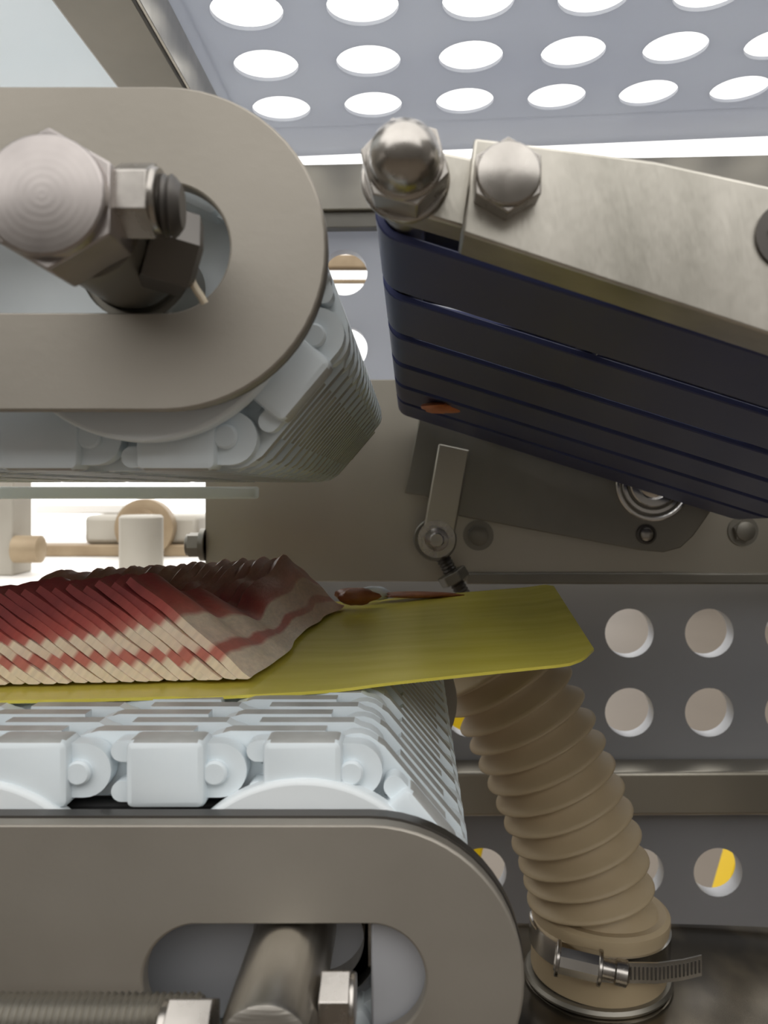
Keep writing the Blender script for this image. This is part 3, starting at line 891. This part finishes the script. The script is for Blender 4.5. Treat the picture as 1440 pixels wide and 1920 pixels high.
# sump cover: gently domed sheet
su = thing('sump_cover', (8, 34, -20.2), label='dark glossy domed steel sump cover under the hose', cat='cover')
V = []; F = []
nx, ny = 30, 16
for j in range(ny + 1):
    y = 24 + j * (38.6 - 24) / ny
    for i in range(nx + 1):
        x = -2 + i * 26 / nx
        z = -20.05 - 0.018 * max(0, 33 - y) ** 2 - 0.012 * max(0, x - 9) ** 2 * 0.3 - 0.02 * max(0, 5 - x) ** 2
        V.append((x, y, z))
n = len(V); w = nx + 1
V += [(x, y, z - 0.3) for x, y, z in V]
for j in range(ny):
    for i in range(nx):
        q = j * w + i; F.append((q, q + 1, q + w + 1, q + w)); F.append((n + q, n + q + w, n + q + w + 1, n + q + 1))
for i in range(nx):
    F.append((i, n + i, n + i + 1, i + 1)); q = ny * w + i; F.append((q, q + 1, n + q + 1, n + q))
for j in range(ny):
    q = j * w; F.append((q, q + w, n + q + w, n + q)); q = j * w + nx; F.append((q, n + q, n + q + w, q + w))
mb = MB(); mb.add(V, F); mb.build('domed_sheet', M['sump'] if 'sump' in M else M['dull'], su)
mb = MB(); mb.box(-2, 24, 38.0, 38.6, -24, -20.4)
mb.build('rear_skirt', M['sump'], su)
mb = MB(); mb.lathe([(3.5, -0.9), (3.35, -0.35), (3.0, -0.05), (2.7, 0.02)], (7.45, HD, -20.02), (0, 0, 1), 48, cap=False)
mb.build('neck', M['sump'], su)

# ------------------------------------------------------------------ beyond the guard
for x0, z0, x1, z1, wd, lab in ((-1.7, -40, 3.4, -18, 5.2, 'slanted yellow post behind the guard hole left of the hose'), (22.8, -44, 28.6, -24, 3.4, 'slanted yellow post seen in the lowest guard hole right of the hose')):
    mb = MB(); mb.prism([(x0, z0), (x0 + wd, z0), (x1 + wd, z1), (x1, z1)], 70, 73)
    t = thing('yellow_post', (x0, 71, -95), label=lab, cat='post')
    mb.build('post', M['yellow'], t, bevel=0.2)
    mb = MB(); mb.box(x0 - 1, x0 + 4.5, 69, 74, -95, z0)
    mb.build('pedestal', M['yellow'], t, bevel=0.2)

pr = thing('pipe_rail', (-8, 160, 37), label='brown pipe rail in the hall seen through the upper guard hole beside the blue belts', cat='rail')
mb = MB(); mb.box(-90, 90, 159, 161.5, 39.5, 42.1)
mb.build('rail_bar', M['rust'], pr, bevel=0.3)
mb = MB(); mb.box(-90, 90, 159.5, 160.5, 36.8, 37.6)
mb.build('rail_bar', M['rust'], pr, bevel=0.2)
for x in (-90, 88):
    mb = MB(); mb.box(x, x + 2, 159.4, 160.6, -95, 42)
    mb.build('post', M['rust'], pr)
bgm = thing('packing_machine', (-35, 90, -95), label='bright washed out white and beige machine seen through the left opening', cat='machine')
mb = MB(); mb.box(-80, -20.5, 62, 140, -12, -9.0)
mb.build('table_top', M['bgwhite'], bgm, bevel=0.3)
mb = MB(); mb.box(-76, -24, 66, 136, -95, -12)
mb.build('cabinet', M['bgwhite'], bgm)
mb = MB(); mb.box(-46, -22, 100, 104, -9.0, -7.6)
mb.build('rail', M['rust'], bgm, bevel=0.2)
mb = MB(); mb.box(-39, -25.5, 101, 110, -7.6, -4.2); 
mb.build('gearbox', M['beige'], bgm, bevel=0.6)
mb = MB(); mb.lathe([(3.2, 0), (3.4, 0.3), (3.4, 2), (2.2, 2.2), (2.2, 3.5), (1.2, 3.7), (1.0, 5)], (-31.3, 101, -5.6), (0, -1, 0), 32)
mb.build('drive_hub', M['rust'], bgm)
mb = MB(); mb.lathe([(2.0, 0), (2.0, 5.5), (1.8, 5.7)], (-25.5, 80, -9.0), (0, 0, 1), 32)
mb.build('air_cylinder', M['beige'], bgm)
mb = MB(); mb.box(-47, -33, 106, 109, -4.2, -3.0)
mb.build('cross_bar', M['bgwhite'], bgm, bevel=0.2)
mb = MB(); mb.box(-40.5, -37.5, 80, 84, -9.0, 6.0)
mb.build('upright', M['beige'], bgm, bevel=0.2)
mb = MB(); mb.lathe([(1.3, 0), (1.3, 2.4), (0.9, 2.6)], (-37.4, 80.2, -6.5), (1, 0, 0), 20)
mb.build('knob', M['rust'], bgm)
mb = MB(); mb.sweep([(-26 + 4 * cos(R(a)) * 0.55 - 12.5, 74, -1.9 + 1.9 * sin(R(a))) for a in range(200, 380, 12)], 0.22, 10)
mb.build('black_cable', M['black'], off=(-38, 74, -3), label='thin black cable loop hanging at the left edge of the opening', cat='cable')
